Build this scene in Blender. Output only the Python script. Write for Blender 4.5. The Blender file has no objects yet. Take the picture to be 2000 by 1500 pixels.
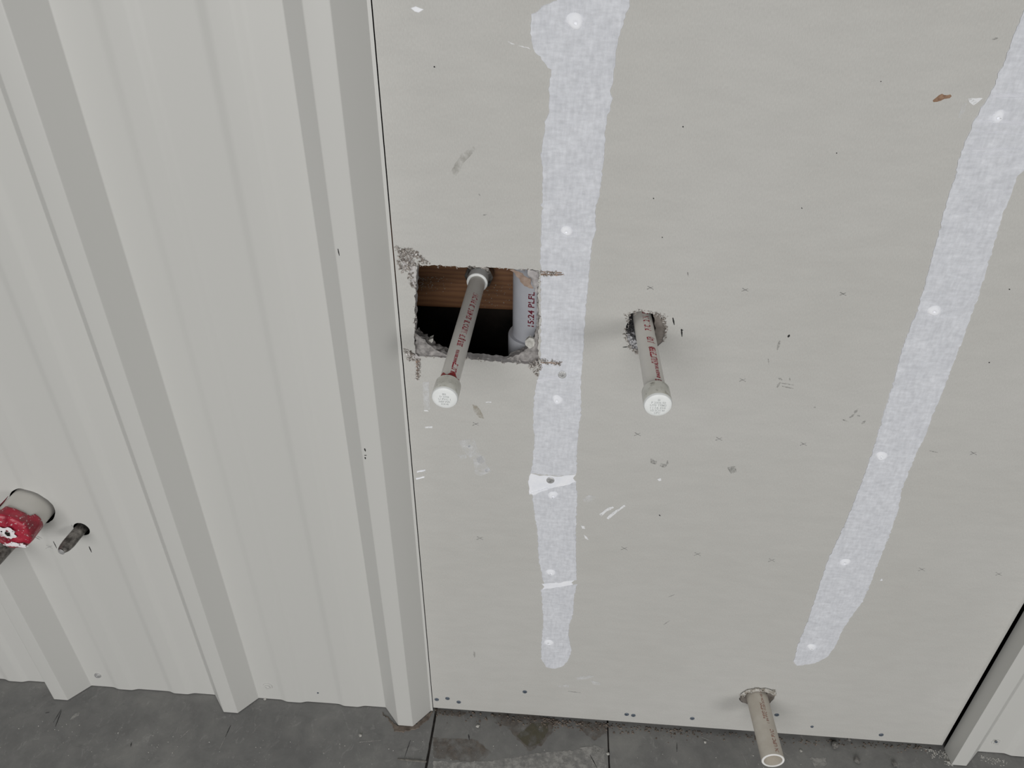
import bpy, bmesh, math, random
from mathutils import Vector, Matrix, noise
from mathutils.geometry import delaunay_2d_cdt, tessellate_polygon

S = bpy.context.scene
COL = S.collection
random.seed(7)

# ------------------------------------------------------------------ camera
FPX = 1431.42
CAM = Vector((0.1547, -0.7422, 1.1681))
CR = Vector((0.9971, 0.0756, 0.0068)).normalized()
CF = Vector((-0.0597, 0.8359, -0.5456)).normalized()
CU = CR.cross(CF).normalized()
CR = CF.cross(CU).normalized()
cam_data = bpy.data.cameras.new('camera')
cam_data.sensor_width = 36.0
cam_data.lens = FPX / 2000 * 36.0
cam_data.clip_start = 0.02
cam = bpy.data.objects.new('camera', cam_data)
COL.objects.link(cam)
cam.matrix_world = Matrix((
    (CR.x, CU.x, -CF.x, CAM.x),
    (CR.y, CU.y, -CF.y, CAM.y),
    (CR.z, CU.z, -CF.z, CAM.z),
    (0, 0, 0, 1)))
S.camera = cam

# ------------------------------------------------------------------ light
S.view_settings.view_transform = 'Standard'
S.view_settings.look = 'None'
S.view_settings.gamma = 1.0
S.view_settings.use_curve_mapping = False
S.view_settings.exposure = -0.45

world = bpy.data.worlds.new('world')
S.world = world
world.use_nodes = True
bg = world.node_tree.nodes['Background']
bg.inputs[0].default_value = (0.93, 0.97, 1.0, 1)
bg.inputs[1].default_value = 0.07


def area(name, loc, target, sx, sy, power, color):
    l = bpy.data.lights.new(name, 'AREA')
    l.shape = 'RECTANGLE'
    l.size, l.size_y, l.energy, l.color = sx, sy, power, color
    o = bpy.data.objects.new(name, l)
    COL.objects.link(o)
    o.location = loc
    o.rotation_euler = (Vector(target) - Vector(loc)).to_track_quat('-Z', 'Y').to_euler()
    return o


# daylight from a wide open doorway facing the wall
area('doorway_daylight', (-.60, -4.1, 1.9), (0.2, 0, 0.7), 3.0, 2.2, 152, (1.0, 0.992, 0.975))
# smaller opening further right, level with the pipes
area('side_daylight', (2.0, -3.4, 0.95), (0.4, 0, 0.75), .9, 0.7, 36, (1.0, 0.985, 0.96))


# ------------------------------------------------------------------ helpers
def ray(px, py):
    return CF + CR * ((px - 1000) / FPX) - CU * ((py - 750) / FPX)


def on_y(px, py, y=0.0):
    d = ray(px, py)
    return CAM + d * ((y - CAM.y) / d.y)


def on_z(px, py, z=0.0):
    d = ray(px, py)
    return CAM + d * ((z - CAM.z) / d.z)


def dep(px, py, z):
    return CAM + ray(px, py) * z


def mesh_obj(name, verts, faces, mat, parent=None, smooth=False):
    off = Vector(parent['_o']) if parent is not None and '_o' in parent else Vector((0, 0, 0))
    me = bpy.data.meshes.new(name)
    me.from_pydata([tuple(Vector(v) - off) for v in verts], [], faces)
    bm = bmesh.new()
    bm.from_mesh(me)
    bmesh.ops.recalc_face_normals(bm, faces=bm.faces)
    bm.to_mesh(me)
    bm.free()
    if smooth:
        me.polygons.foreach_set('use_smooth', [True] * len(me.polygons))
    me.materials.append(mat)
    o = bpy.data.objects.new(name, me)
    COL.objects.link(o)
    if parent is not None:
        o.parent = parent
        o['_o'] = tuple(off)
    return o


def empty(name, loc, label=None, cat=None, group=None, kind=None):
    o = bpy.data.objects.new(name, None)
    COL.objects.link(o)
    o.empty_display_size = 0.03
    o.location = loc
    o['_o'] = tuple(loc)
    tag(o, label, cat, group, kind)
    return o


def tag(o, label=None, cat=None, group=None, kind=None):
    if label: o['label'] = label
    if cat: o['category'] = cat
    if group: o['group'] = group
    if kind: o['kind'] = kind
    return o


def smooth_by_angle(o, deg=35):
    me = o.data
    bm = bmesh.new(); bm.from_mesh(me)
    for f in bm.faces: f.smooth = True
    for e in bm.edges:
        if len(e.link_faces) == 2 and e.calc_face_angle(0) > math.radians(deg):
            e.smooth = False
    bm.to_mesh(me); bm.free()


def frame_of(d):
    d = d.normalized()
    a = Vector((0, 0, 1)) if abs(d.z) < .9 else Vector((1, 0, 0))
    r = d.cross(a).normalized()      # right-hand side
    u = r.cross(d).normalized()
    return r, u, d


def lathe(name, prof, a, d, mat, parent, n=48, close=True, jit=0.0, seed=0):
    """prof = [(s, r)] along direction d from point a."""
    r_, u_, d_ = frame_of(d)
    vs, fs = [], []
    for (s, r) in prof:
        for k in range(n):
            t = 2 * math.pi * k / n
            rr = r
            if jit:
                rr = r + jit * noise.noise(Vector((math.cos(t) * 2, math.sin(t) * 2, s * 60 + seed)))
            vs.append(a + d_ * s + (r_ * math.cos(t) + u_ * math.sin(t)) * rr)
    m = len(prof)
    for i in range(m - 1):
        for k in range(n):
            k2 = (k + 1) % n
            fs.append((i * n + k, i * n + k2, (i + 1) * n + k2, (i + 1) * n + k))
    if close:
        fs.append(tuple(range(n)))
        fs.append(tuple((m - 1) * n + k for k in range(n)))
    o = mesh_obj(name, vs, fs, mat, parent)
    smooth_by_angle(o)
    return o


def densify(pts, step, jit, rng, closed=True):
    out = []
    n = len(pts)
    for i in range(n if closed else n - 1):
        a, b = Vector(pts[i]), Vector(pts[(i + 1) % n])
        L = (b - a).length
        k = max(1, int(L / step))
        nrm = Vector((-(b - a).y, (b - a).x)).normalized() if L > 0 else Vector((0, 0))
        for j in range(k):
            p = a.lerp(b, j / k)
            out.append(p + nrm * rng.gauss(0, jit) + (b - a).normalized() * rng.gauss(0, jit * .3))
    return out


def plate(name, pts2, plane, base, th, mat, parent, step=0, jit=0, seed=1, dome=0.0):
    """flat piece with a ragged outline. plane 'y': pts=(x,z), sticks out to -Y from y=base
       plane 'z': pts=(x,y), sticks up from z=base."""
    rng = random.Random(seed)
    pts = [Vector(p) for p in pts2]
    if step: pts = densify(pts, step, jit, rng)
    n = len(pts)
    tris = tessellate_polygon([[Vector((p.x, p.y, 0)) for p in pts]])
    def P(p, h):
        return Vector((p.x, base - h, p.y)) if plane == 'y' else Vector((p.x, p.y, base + h))
    c = sum(pts, Vector((0, 0))) / n
    vs = [P(p, 0) for p in pts] + [P(p + (c - p) * min(.2, th / max((c - p).length, 1e-6)), th) for p in pts]
    if mat.get('film'):          # a mere film of dirt or ink: its outer skin only
        return mesh_obj(name, vs[n:], [tuple(t) for t in tris], mat, parent)
    fs = [tuple(t) for t in tris] + [tuple(i + n for i in t) for t in tris]
    fs += [(i, (i + 1) % n, (i + 1) % n + n, i + n) for i in range(n)]
    return mesh_obj(name, vs, fs, mat, parent)


def wall_px(pts, y=0.0):
    return [(on_y(a, b, y).x, on_y(a, b, y).z) for a, b in pts]


def floor_px(pts, z=0.0):
    return [(on_z(a, b, z).x, on_z(a, b, z).y) for a, b in pts]


def sheet(name, outer, holes, xlines, prof, th, mat, parent, z0, z1):
    """sheet in the XZ plane with profile y=prof(x), holes cut, thickness th backwards (+Y)."""
    verts, edges = [], []
    def loop(pts):
        s = len(verts)
        verts.extend(Vector(p) for p in pts)
        edges.extend((s + i, s + (i + 1) % len(pts)) for i in range(len(pts)))
    loop(outer)
    for h in holes: loop(h)
    for x in xlines:
        s = len(verts)
        verts.extend([Vector((x, z0)), Vector((x, z1))])
        edges.append((s, s + 1))
    v, e, f, *_ = delaunay_2d_cdt(verts, edges, [], 1, 1e-6)
    def inside(p, poly):
        c = False; n = len(poly); j = n - 1
        for i in range(n):
            a, b = poly[i], poly[j]
            if (a[1] > p.y) != (b[1] > p.y) and p.x < (b[0] - a[0]) * (p.y - a[1]) / (b[1] - a[1]) + a[0]:
                c = not c
            j = i
        return c
    keep = []
    for t in f:
        c = sum((v[i] for i in t), Vector((0, 0))) / len(t)
        if any(inside(c, h) for h in holes) or not inside(c, outer): continue
        keep.append(t)
    n = len(v)
    vs = [Vector((p.x, prof(p.x), p.y)) for p in v] + [Vector((p.x, prof(p.x) + th, p.y)) for p in v]
    cnt = {}
    for t in keep:
        for i in range(len(t)):
            k = (t[i], t[(i + 1) % len(t)])
            cnt[k] = cnt.get(k, 0) + 1
    fs = [tuple(t) for t in keep] + [tuple(i + n for i in reversed(t)) for t in keep]
    for (a, b) in cnt:
        if (b, a) not in cnt:
            fs.append((a, b, b + n, a + n))
    return mesh_obj(name, vs, fs, mat, parent)


# ------------------------------------------------------------------ materials
def new_mat(name):
    m = bpy.data.materials.new(name)
    m.use_nodes = True
    nt = m.node_tree
    return m, nt, nt.nodes['Principled BSDF']


def N(nt, t, **kw):
    n = nt.nodes.new(t)
    for k, v in kw.items():
        if k.startswith('i_'):
            n.inputs[k[2:].replace('_', ' ')].default_value = v
        else:
            setattr(n, k, v)
    return n


def coords(nt, scale=(1, 1, 1)):
    g = N(nt, 'ShaderNodeNewGeometry')
    mp = N(nt, 'ShaderNodeMapping')
    mp.inputs['Scale'].default_value = scale
    nt.links.new(g.outputs['Position'], mp.inputs[0])
    return mp.outputs[0]


def ramp(nt, src, stops):
    r = N(nt, 'ShaderNodeValToRGB')
    el = r.color_ramp.elements
    while len(el) < len(stops): el.new(0.5)
    for e, (p, c) in zip(el, stops):
        e.position = p
        e.color = tuple(c) + ((1,) if len(c) == 3 else ())
    nt.links.new(src, r.inputs[0])
    return r.outputs[0]


def nz(nt, scale, detail=4, rough=.55, cscale=(1, 1, 1), dist=0):
    n = N(nt, 'ShaderNodeTexNoise')
    n.inputs['Scale'].default_value = scale
    n.inputs['Detail'].default_value = detail
    n.inputs['Roughness'].default_value = rough
    n.inputs['Distortion'].default_value = dist
    nt.links.new(coords(nt, cscale), n.inputs['Vector'])
    return n.outputs['Fac']


def bump(nt, b, src, strength, dist=0.001):
    n = N(nt, 'ShaderNodeBump')
    n.inputs['Strength'].default_value = strength
    n.inputs['Distance'].default_value = dist
    nt.links.new(src, n.inputs['Height'])
    nt.links.new(n.outputs[0], b.inputs['Normal'])


def mix(nt, fac, a, b, mode='MIX'):
    m = N(nt, 'ShaderNodeMix', data_type='RGBA', blend_type=mode)
    if isinstance(fac, float): m.inputs[0].default_value = fac
    else: nt.links.new(fac, m.inputs[0])
    for i, v in ((6, a), (7, b)):
        if isinstance(v, tuple): m.inputs[i].default_value = v + (1,)
        else: nt.links.new(v, m.inputs[i])
    return m.outputs[2]


def noisy(name, c0, c1, scale, rough=.6, bumpk=.3, bscale=None, detail=5, spec=.4, cscale=(1, 1, 1), metal=0, lo=.35, hi=.65):
    m, nt, b = new_mat(name)
    col = ramp(nt, nz(nt, scale, detail, cscale=cscale), [(lo, c0), (hi, c1)])
    nt.links.new(col, b.inputs['Base Color'])
    b.inputs['Roughness'].default_value = rough
    b.inputs['Specular IOR Level'].default_value = spec
    b.inputs['Metallic'].default_value = metal
    if bumpk:
        bump(nt, b, nz(nt, bscale or scale * 4, 4, cscale=cscale), bumpk)
    return m


def decal_mat(name, c, scale, lo, hi, maxa=1.0, rough=.8, cscale=(1, 1, 1), c2=None):
    m, nt, b = new_mat(name)
    m['film'] = 1
    if c2: nt.links.new(ramp(nt, nz(nt, scale * 2.3, 5), [(.4, c), (.6, c2)]), b.inputs['Base Color'])
    else: b.inputs['Base Color'].default_value = tuple(c) + (1,)
    b.inputs['Roughness'].default_value = rough
    b.inputs['Specular IOR Level'].default_value = .2
    a = ramp(nt, nz(nt, scale, 6, .65, cscale=cscale), [(lo, (0, 0, 0)), (hi, (maxa,) * 3)])
    nt.links.new(a, b.inputs['Alpha'])
    return m


# painted steel
M_STEEL, nt, b = new_mat('painted_steel')
nt.links.new(ramp(nt, nz(nt, 3, 4, cscale=(1, 1, .3)), [(.3, (.58, .58, .557)), (.7, (.60, .597, .577))]), b.inputs['Base Color'])
b.inputs['Roughness'].default_value = .42
b.inputs['Specular IOR Level'].default_value = .38
bump(nt, b, nz(nt, 9, 2, cscale=(1, 1, .15)), .35, .002)

# drywall face paper: fine woven look
M_BOARD, nt, b = new_mat('board_face')
base = ramp(nt, nz(nt, 4, 4), [(.3, (.527, .520, .494)), (.7, (.552, .546, .524))])
fine = ramp(nt, nz(nt, 900, 2, cscale=(1, 1, .35)), [(.3, (.95,) * 3), (.7, (1.04, 1.04, 1.04))])
fine2 = ramp(nt, nz(nt, 60, 5, cscale=(.35, 1, 1.2)), [(.35, (.975,) * 3), (.65, (1.015, 1.015, 1.015))])
col = mix(nt, 1.0, mix(nt, 1.0, base, fine, 'MULTIPLY'), fine2, 'MULTIPLY')
nt.links.new(col, b.inputs['Base Color'])
b.inputs['Roughness'].default_value = .6
b.inputs['Specular IOR Level'].default_value = .3
bump(nt, b, nz(nt, 700, 3), .25, .0005)

M_GYPSUM = noisy('gypsum_core', (.42, .40, .40), (.66, .64, .63), 90, .95, .8, 220, spec=.1)

# taped joint compound
def tape_mat(name, a_, c_):
    m, nt, b = new_mat(name)
    base = ramp(nt, nz(nt, 40, 6, .6), [(.35, a_), (.65, c_)])
    w = ramp(nt, nz(nt, 260, 4, .6, cscale=(.35, 1, 1)), [(.3, (.88,) * 3), (.7, (1.05,) * 3)])
    v = ramp(nt, nz(nt, 300, 4, .6, cscale=(1, 1, .3)), [(.3, (.90,) * 3), (.7, (1.05,) * 3)])
    nt.links.new(mix(nt, 1.0, mix(nt, 1.0, base, w, 'MULTIPLY'), v, 'MULTIPLY'), b.inputs['Base Color'])
    b.inputs['Roughness'].default_value = .8
    b.inputs['Specular IOR Level'].default_value = .2
    bump(nt, b, nz(nt, 300, 5), .3, .0008)
    return m
M_TAPE = tape_mat('joint_tape', (.69, .705, .75), (.75, .765, .81))
M_FILL = noisy('white_filler', (.87, .89, .95), (.95, .96, 1.0), 60, .7, .3, 200, spec=.3)
M_SMEAR = decal_mat('white_smear', (.90, .91, .93), 260, .28, .48, .9, cscale=(1, 1, 1))
M_DUST = decal_mat('white_dust', (.85, .86, .88), 110, .34, .66, .6)
M_STREAK = decal_mat('pale_streak', (.92, .93, .98), 160, .25, .65, .75, cscale=(.08, 1, 1.2))
M_PENCIL = decal_mat('pencil_line', (.14, .14, .14), 700, .30, .60, .6)
M_INK = decal_mat('dark_mark', (.03, .03, .03), 500, .2, .4, 1.0)
M_SCUFF = decal_mat('grey_scuff', (.22, .22, .21), 420, .36, .66, .55)
M_BROWN = noisy('brown_stain', (.22, .12, .075), (.36, .23, .15), 300, .7, .2)
M_TAN = decal_mat('tan_stain', (.36, .31, .22), 120, .35, .65, .55)

M_PVC = noisy('white_pvc', (.70, .68, .635), (.74, .72, .68), 30, .38, .05, 60, spec=.45)
M_PVC_OLD = noisy('yellowed_pvc', (.56, .51, .44), (.64, .60, .53), 40, .45, .08, 60, spec=.4)
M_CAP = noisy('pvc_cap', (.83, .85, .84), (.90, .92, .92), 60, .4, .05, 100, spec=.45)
M_CAPSIDE = noisy('shaded_cap_side', (.58, .57, .50), (.74, .74, .69), 55, .42, .1, 100, spec=.45)  # darker copy of the cap plastic, side shading put into the colour
M_CUT = noisy('pvc_cut_rim', (.86, .85, .83), (.92, .91, .90), 80, .5, .1)
M_DRAIN = noisy('drain_pvc', (.44, .45, .49), (.50, .51, .55), 25, .35, .03, spec=.5)
M_RED_INK = decal_mat('red_print', (.33, .008, .028), 450, .05, .28, 1.0, .5)
M_RED_FADED = decal_mat('faded_red_print', (.34, .14, .10), 450, .28, .55, .85, .5)
M_DRAIN_INK = decal_mat('dark_red_print', (.15, .02, .035), 450, .05, .25, 1.0, .5)
M_EMBOSS = noisy('embossed_letters', (.50, .52, .52), (.62, .64, .64), 200, .5, 0)
M_PRIMER = decal_mat('pipe_primer', (.38, .04, .04), 150, .18, .45, .85, .5)
M_DIRT = decal_mat('grey_dirt', (.24, .23, .19), 130, .52, .74, .6, .7)
M_HOLEDARK = noisy('interior_shade', (.012, .011, .010), (.035, .028, .024), 20, .95, .4, 60, spec=.1)  # near-black: shade of cavity and holes put into the colour
M_STUB = noisy('dirty_metal', (.075, .068, .062), (.34, .32, .30), 130, .36, .6, 300, spec=.5, metal=.65, lo=.38, hi=.72)
M_SCREW = noisy('dark_screw', (.09, .115, .15), (.20, .23, .27), 300, .5, .3, metal=.4)
M_SCREW_BR = noisy('bright_screw', (.42, .42, .42), (.75, .75, .75), 300, .4, .5, metal=.6)
M_MUD = noisy('dried_mud', (.12, .10, .085), (.24, .20, .17), 70, .95, 1.0, 160, spec=.1)

# red wrap with white scrapes
M_RED, nt, b = new_mat('red_wrap')
red = ramp(nt, nz(nt, 55, 4), [(.3, (.22, .012, .028)), (.55, (.42, .018, .045)), (.8, (.52, .06, .09))])
wh = ramp(nt, nz(nt, 240, 5, .7), [(.60, (0, 0, 0)), (.66, (1, 1, 1))])
dk = ramp(nt, nz(nt, 38, 4, .6, dist=.5), [(.60, (0, 0, 0)), (.72, (.6, .6, .6))])
c = mix(nt, dk, red, (.10, .08, .075))
c = mix(nt, wh, c, (.72, .62, .64))
nt.links.new(c, b.inputs['Base Color'])
b.inputs['Roughness'].default_value = .34
bump(nt, b, nz(nt, 90, 5), .7, .002)
M_REDSCRAPE = decal_mat('white_scrape', (.86, .82, .84), 170, .40, .50, 1.0, .6)

# timber
M_WOOD, nt, b = new_mat('pine_timber')
wv = N(nt, 'ShaderNodeTexWave', wave_type='BANDS', bands_direction='Z')
wv.inputs['Scale'].default_value = 44
wv.inputs['Distortion'].default_value = 9
wv.inputs['Detail'].default_value = 4
wv.inputs['Detail Scale'].default_value = .5
wv.inputs['Detail Roughness'].default_value = .65
nt.links.new(coords(nt, (.22, 1, 1)), wv.inputs[0])
nt.links.new(ramp(nt, wv.outputs['Fac'], [(.0, (.13, .055, .022)), (.4, (.16, .070, .028)), (1, (.18, .084, .034))]), b.inputs['Base Color'])
b.inputs['Roughness'].default_value = .6
bump(nt, b, wv.outputs['Fac'], .06)

# floor tile: dark grey, scuffed
M_TILE, nt, b = new_mat('grey_floor_tile')
oi = N(nt, 'ShaderNodeObjectInfo')
base = ramp(nt, nz(nt, 5, 6, .6, dist=.6), [(.3, (.19, .19, .188)), (.5, (.22, .219, .215)), (.72, (.26, .258, .251))])
tint = ramp(nt, oi.outputs['Random'], [(0, (.97, .97, .97)), (1, (1.02, 1.02, 1.01))])
blot = ramp(nt, nz(nt, 22, 6, .65, dist=.4), [(.33, (.86, .86, .865)), (.5, (1, 1, 1)), (.70, (1.16, 1.155, 1.14))])
scr = ramp(nt, nz(nt, 62, 8, .78, cscale=(1, .55, 1), dist=1.5), [(.57, (0, 0, 0)), (.70, (.55, .55, .55))])
sc2 = ramp(nt, nz(nt, 48, 8, .8, cscale=(.6, 1, 1), dist=2.0), [(.58, (0, 0, 0)), (.72, (.6, .6, .6))])
spk = ramp(nt, nz(nt, 330, 3, .6), [(.70, (0, 0, 0)), (.76, (.75, .75, .75))])
c = mix(nt, 1.0, mix(nt, 1.0, base, tint, 'MULTIPLY'), blot, 'MULTIPLY')
c = mix(nt, sc2, c, (.12, .12, .12))
c = mix(nt, scr, c, (.42, .415, .40))
c = mix(nt, spk, c, (.55, .54, .52))
nt.links.new(c, b.inputs['Base Color'])
b.inputs['Roughness'].default_value = .62
b.inputs['Specular IOR Level'].default_value = .35
bump(nt, b, nz(nt, 60, 6, .65), .35, .0015)
M_GROUT = noisy('dark_joint', (.03, .028, .026), (.07, .06, .055), 80, .95, .5)
M_CHIP = noisy('plaster_chip', (.40, .39, .36), (.62, .61, .58), 200, .9, .5)
M_PEBBLE = noisy('dark_pebble', (.13, .125, .12), (.26, .25, .235), 160, .85, .6)
M_MUDSTAIN = decal_mat('mud_stain', (.155, .13, .11), 60, .34, .66, .7, .9, c2=(.25, .215, .185))
M_OLIVE = decal_mat('olive_stain', (.15, .14, .095), 60, .30, .55, .6, .8)
M_FLOORDUST = decal_mat('floor_dust', (.48, .47, .45), 95, .34, .60, .8, .9)
M_SCRATCH = decal_mat('dark_scratch', (.03, .03, .032), 300, .25, .5, .85)
M_SILVER = noisy('grey_sliver', (.13, .125, .115), (.24, .225, .20), 200, .8, .3)
# torn fibres: mixed white / brown / dark
M_FIBRE, nt, b = new_mat('torn_fibres')
nt.links.new(ramp(nt, nz(nt, 380, 4, .7), [(.30, (.07, .058, .048)), (.44, (.26, .225, .20)), (.54, (.46, .43, .40)), (.62, (.82, .80, .79))]), b.inputs['Base Color'])
b.inputs['Roughness'].default_value = .95
M_TORNPAPER = noisy('torn_grey_paper', (.30, .27, .23), (.62, .61, .58), 260, .9, .4, spec=.1)
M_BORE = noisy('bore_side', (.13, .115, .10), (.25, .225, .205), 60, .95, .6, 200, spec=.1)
M_SPECKLE = noisy('crumbled_core', (.10, .10, .105), (.55, .55, .57), 420, .95, .8, 420, spec=.1, lo=.42, hi=.62)
M_GYPDARK = noisy('dark_core', (.20, .19, .185), (.42, .40, .39), 160, .95, .9, 240, spec=.1)  # darker grey gypsum for the lumps
M_KRAFT = noisy('kraft_paper', (.25, .18, .14), (.40, .31, .26), 120, .9, .6, 260, spec=.1)

# ------------------------------------------------------------------ setting: floor
floor = mesh_obj('floor', *(lambda x0, x1, y0, y1, z0, z1: (
    [(x0, y0, z0), (x1, y0, z0), (x1, y1, z0), (x0, y1, z0), (x0, y0, z1), (x1, y0, z1), (x1, y1, z1), (x0, y1, z1)],
    [(0, 1, 2, 3), (4, 5, 6, 7), (0, 1, 5, 4), (1, 2, 6, 5), (2, 3, 7, 6), (3, 0, 4, 7)]))(-1.82, 2.06, -2.0, .23, -.06, -.0045), M_GROUT)
tag(floor, kind='structure')

XJ = -.0255
def tile(x0, x1, y0, y1, g0, g1, seed):
    rng = random.Random(seed)
    def edge(a, b, n=16):
        return [a.lerp(b, i / n) for i in range(n)]
    xa, xb, ya, yb = x0 + g0, x1 - g1, y0 + .0008, y1 - .0008
    cs = [Vector((xa, ya)), Vector((xb, ya)), Vector((xb, yb)), Vector((xa, yb))]
    top, low = [], []
    c = Vector(((xa + xb) / 2, (ya + yb) / 2))
    for i in range(4):
        for p in edge(cs[i], cs[(i + 1) % 4], 260):
            q = p + (c - p).normalized() * abs(rng.gauss(0, .0004))
            low.append(Vector((q.x, q.y, -.0045)))
            low_top = q
            t = q + (c - q).normalized() * .0008
            top.append(Vector((t.x, t.y, 0)))
    n = len(top)
    mid = [Vector((l.x, l.y, -.0008)) for l in low]
    vs = top + mid + low
    fs = [tuple(range(n))]
    for k in range(2):
        fs += [(k * n + i, k * n + (i + 1) % n, (k + 1) * n + (i + 1) % n, (k + 1) * n + i) for i in range(n)]
    return mesh_obj('concrete_slab', vs, fs, M_TILE, floor)

tile(-1.81, XJ, -1.99, .15, .0018, .0018, 1)
tile(XJ, XJ + .2955, -1.99, .15, .0018, .0011, 2)
tile(XJ + .2955, 2.05, -1.99, .15, .0011, .0018, 3)

# ------------------------------------------------------------------ setting: wall
wall = empty('wall_back', (0, 0, 0), kind='structure')
ZT = 2.3


def rect(x0, x1, z0, z1):
    return [(x0, z0), (x1, z0), (x1, z1), (x0, z1)]


def ring(cx, cz, rx, rz, n=36, jit=0.0, seed=0):
    r = random.Random(seed)
    out = []
    for i in range(n):
        t = 2 * math.pi * i / n
        k = 1 + (r.gauss(0, jit) if jit else 0)
        out.append((cx + rx * k * math.cos(t), cz + rz * k * math.sin(t)))
    return out


RB = [-.0346 - .3048 * k for k in range(0, 7)]     # right foot of each rib
WS, WN, HR = .0255, .0250, .031


def make_prof(feet):
    knots = []
    for xr in sorted(feet):
        k = [(xr - 2 * WS - WN - .003, 0), (xr - WS - WN, -HR), (xr - WS, -HR), (xr, 0),
             (xr + .0410, 0), (xr + .0510, -.0032), (xr + .0760, -.0032), (xr + .0860, 0),
             (xr + .1430, 0), (xr + .1530, -.0032), (xr + .1780, -.0032), (xr + .1880, 0)]
        knots += k
    knots.sort()
    knots = soften([(knots[0][0] - .03, 0)] + knots[:-12 + 4])
    def prof(x):
        if x <= knots[0][0]: return knots[0][1]
        for (a, ya), (b_, yb) in zip(knots, knots[1:]):
            if a <= x <= b_:
                return ya + (yb - ya) * (x - a) / (b_ - a) if b_ > a else ya
        return knots[-1][1]
    return knots, prof


def soften(knots, cut_small=.0032, cut_big=.0012):
    out = [knots[0]]
    for p, q, r in zip(knots, knots[1:], knots[2:]):
        vp, vq = Vector(p), Vector(q); vr = Vector(r)
        a, b_ = (vp - vq), (vr - vq)
        big = abs(a.y / a.x) > .6 or abs(b_.y / b_.x) > .6 if a.x and b_.x else True
        c = cut_big if big else cut_small
        c1, c2 = min(c, a.length * .45), min(c, b_.length * .45)
        p0, p2 = vq + a.normalized() * c1, vq + b_.normalized() * c2
        for t in (0, .33, .67, 1):
            w = p0 * (1 - t) ** 2 + vq * 2 * t * (1 - t) + p2 * t * t
            if w.x > out[-1][0] + 1e-5: out.append((w.x, w.y))
    out.append(knots[-1])
    return out


SEAM = -.0296
kn, prof = make_prof(RB)
x_lo = -1.80
xs = [k[0] for k in kn if x_lo + .003 < k[0] < -.0310]
RED_C, STUB_C = (-.596, .4335), (-.5355, .3915)
lpanel = sheet('steel_panel', rect(x_lo, -.0309, .0015, ZT),
               [ring(*RED_C, .0335, .0335, 40, .006, 3), ring(*STUB_C, .0122, .0125, 28, .01, 4)],
               xs, prof, .0007, M_STEEL, wall, .0015, ZT)
smooth_by_angle(lpanel, 28)
tag(lpanel, 'ribbed pale grey steel sheet left of the smooth board')

def rprof_k():
    k = [(.8262, 0.0), (.8268, -.027), (.8500, -.027), (.8800, 0)]
    x = .8800
    while x < 2.2:
        k += [(x + .0430, 0), (x + .0510, -.0036), (x + .0760, -.0036), (x + .0840, 0),
              (x + .1450, 0), (x + .1530, -.0036), (x + .1780, -.0036), (x + .1860, 0)]
        k += [(x + .2290, 0), (x + .2540, -HR), (x + .2790, -HR), (x + .3048, 0)]
        x += .3048
    return k
RK = rprof_k()
RK = RK[:1] + soften(RK[1:])
def rprof(x):
    if x <= RK[0][0]: return RK[0][1]
    for (a, ya), (b_, yb) in zip(RK, RK[1:]):
        if a <= x <= b_: return ya + (yb - ya) * (x - a) / (b_ - a)
    return 0
rpanel = sheet('steel_panel', rect(.8262, 2.04, .0015, ZT), [], [k[0] for k in RK[1:] if k[0] < 2.03], rprof, .0007, M_STEEL, wall, .0015, ZT)
smooth_by_angle(rpanel, 28)
tag(rpanel, 'ribbed pale grey steel sheet right of the smooth board')

# board with its cut-outs
rg = random.Random(11)
sq = wall_px([(814, 518), (860, 519), (900, 521), (940, 522), (972, 524), (1010, 526), (1052, 528), (1051, 573), (1053, 627),
              (1051, 680), (1052, 714), (1030, 711), (1007, 709), (967, 706), (911, 701), (870, 699), (847, 697), (812, 696),
              (809, 667), (810, 627), (811, 573)])
SQ = [tuple(p) for p in densify(sq, .003, .0005, rg)]
h2 = wall_px([(1228, 616), (1240, 610), (1254, 607), (1262, 611), (1276, 613), (1289, 618), (1297, 628), (1301, 643), (1298, 657),
              (1291, 671), (1280, 679), (1262, 684), (1246, 685), (1235, 681), (1227, 670), (1222, 655), (1223, 636), (1229, 627)])
H2 = [tuple(p) for p in densify(h2, .003, .0006, rg)]
h3 = wall_px([(1446, 1358), (1455, 1350), (1468, 1345), (1490, 1344), (1508, 1348), (1516, 1355), (1511, 1366), (1501, 1375),
              (1480, 1378), (1462, 1376), (1447, 1371), (1443, 1365)])
H3 = [tuple(p) for p in densify(h3, .003, .0006, rg)]
board = sheet('drywall_board', rect(SEAM, .8196, .0112, ZT), [SQ, H2, H3], [], lambda x: 0.0, .0145, M_BOARD, wall, .0112, ZT)
tag(board, 'smooth grey-beige board with taped joints')

# material split: board edges in gypsum
board.data.materials.append(M_GYPSUM)
for p in board.data.polygons:
    if abs(p.normal.y) < .5 and -.028 < p.center.x < .82 and .02 < p.center.z < ZT - .01:
        p.material_index = 1

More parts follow.
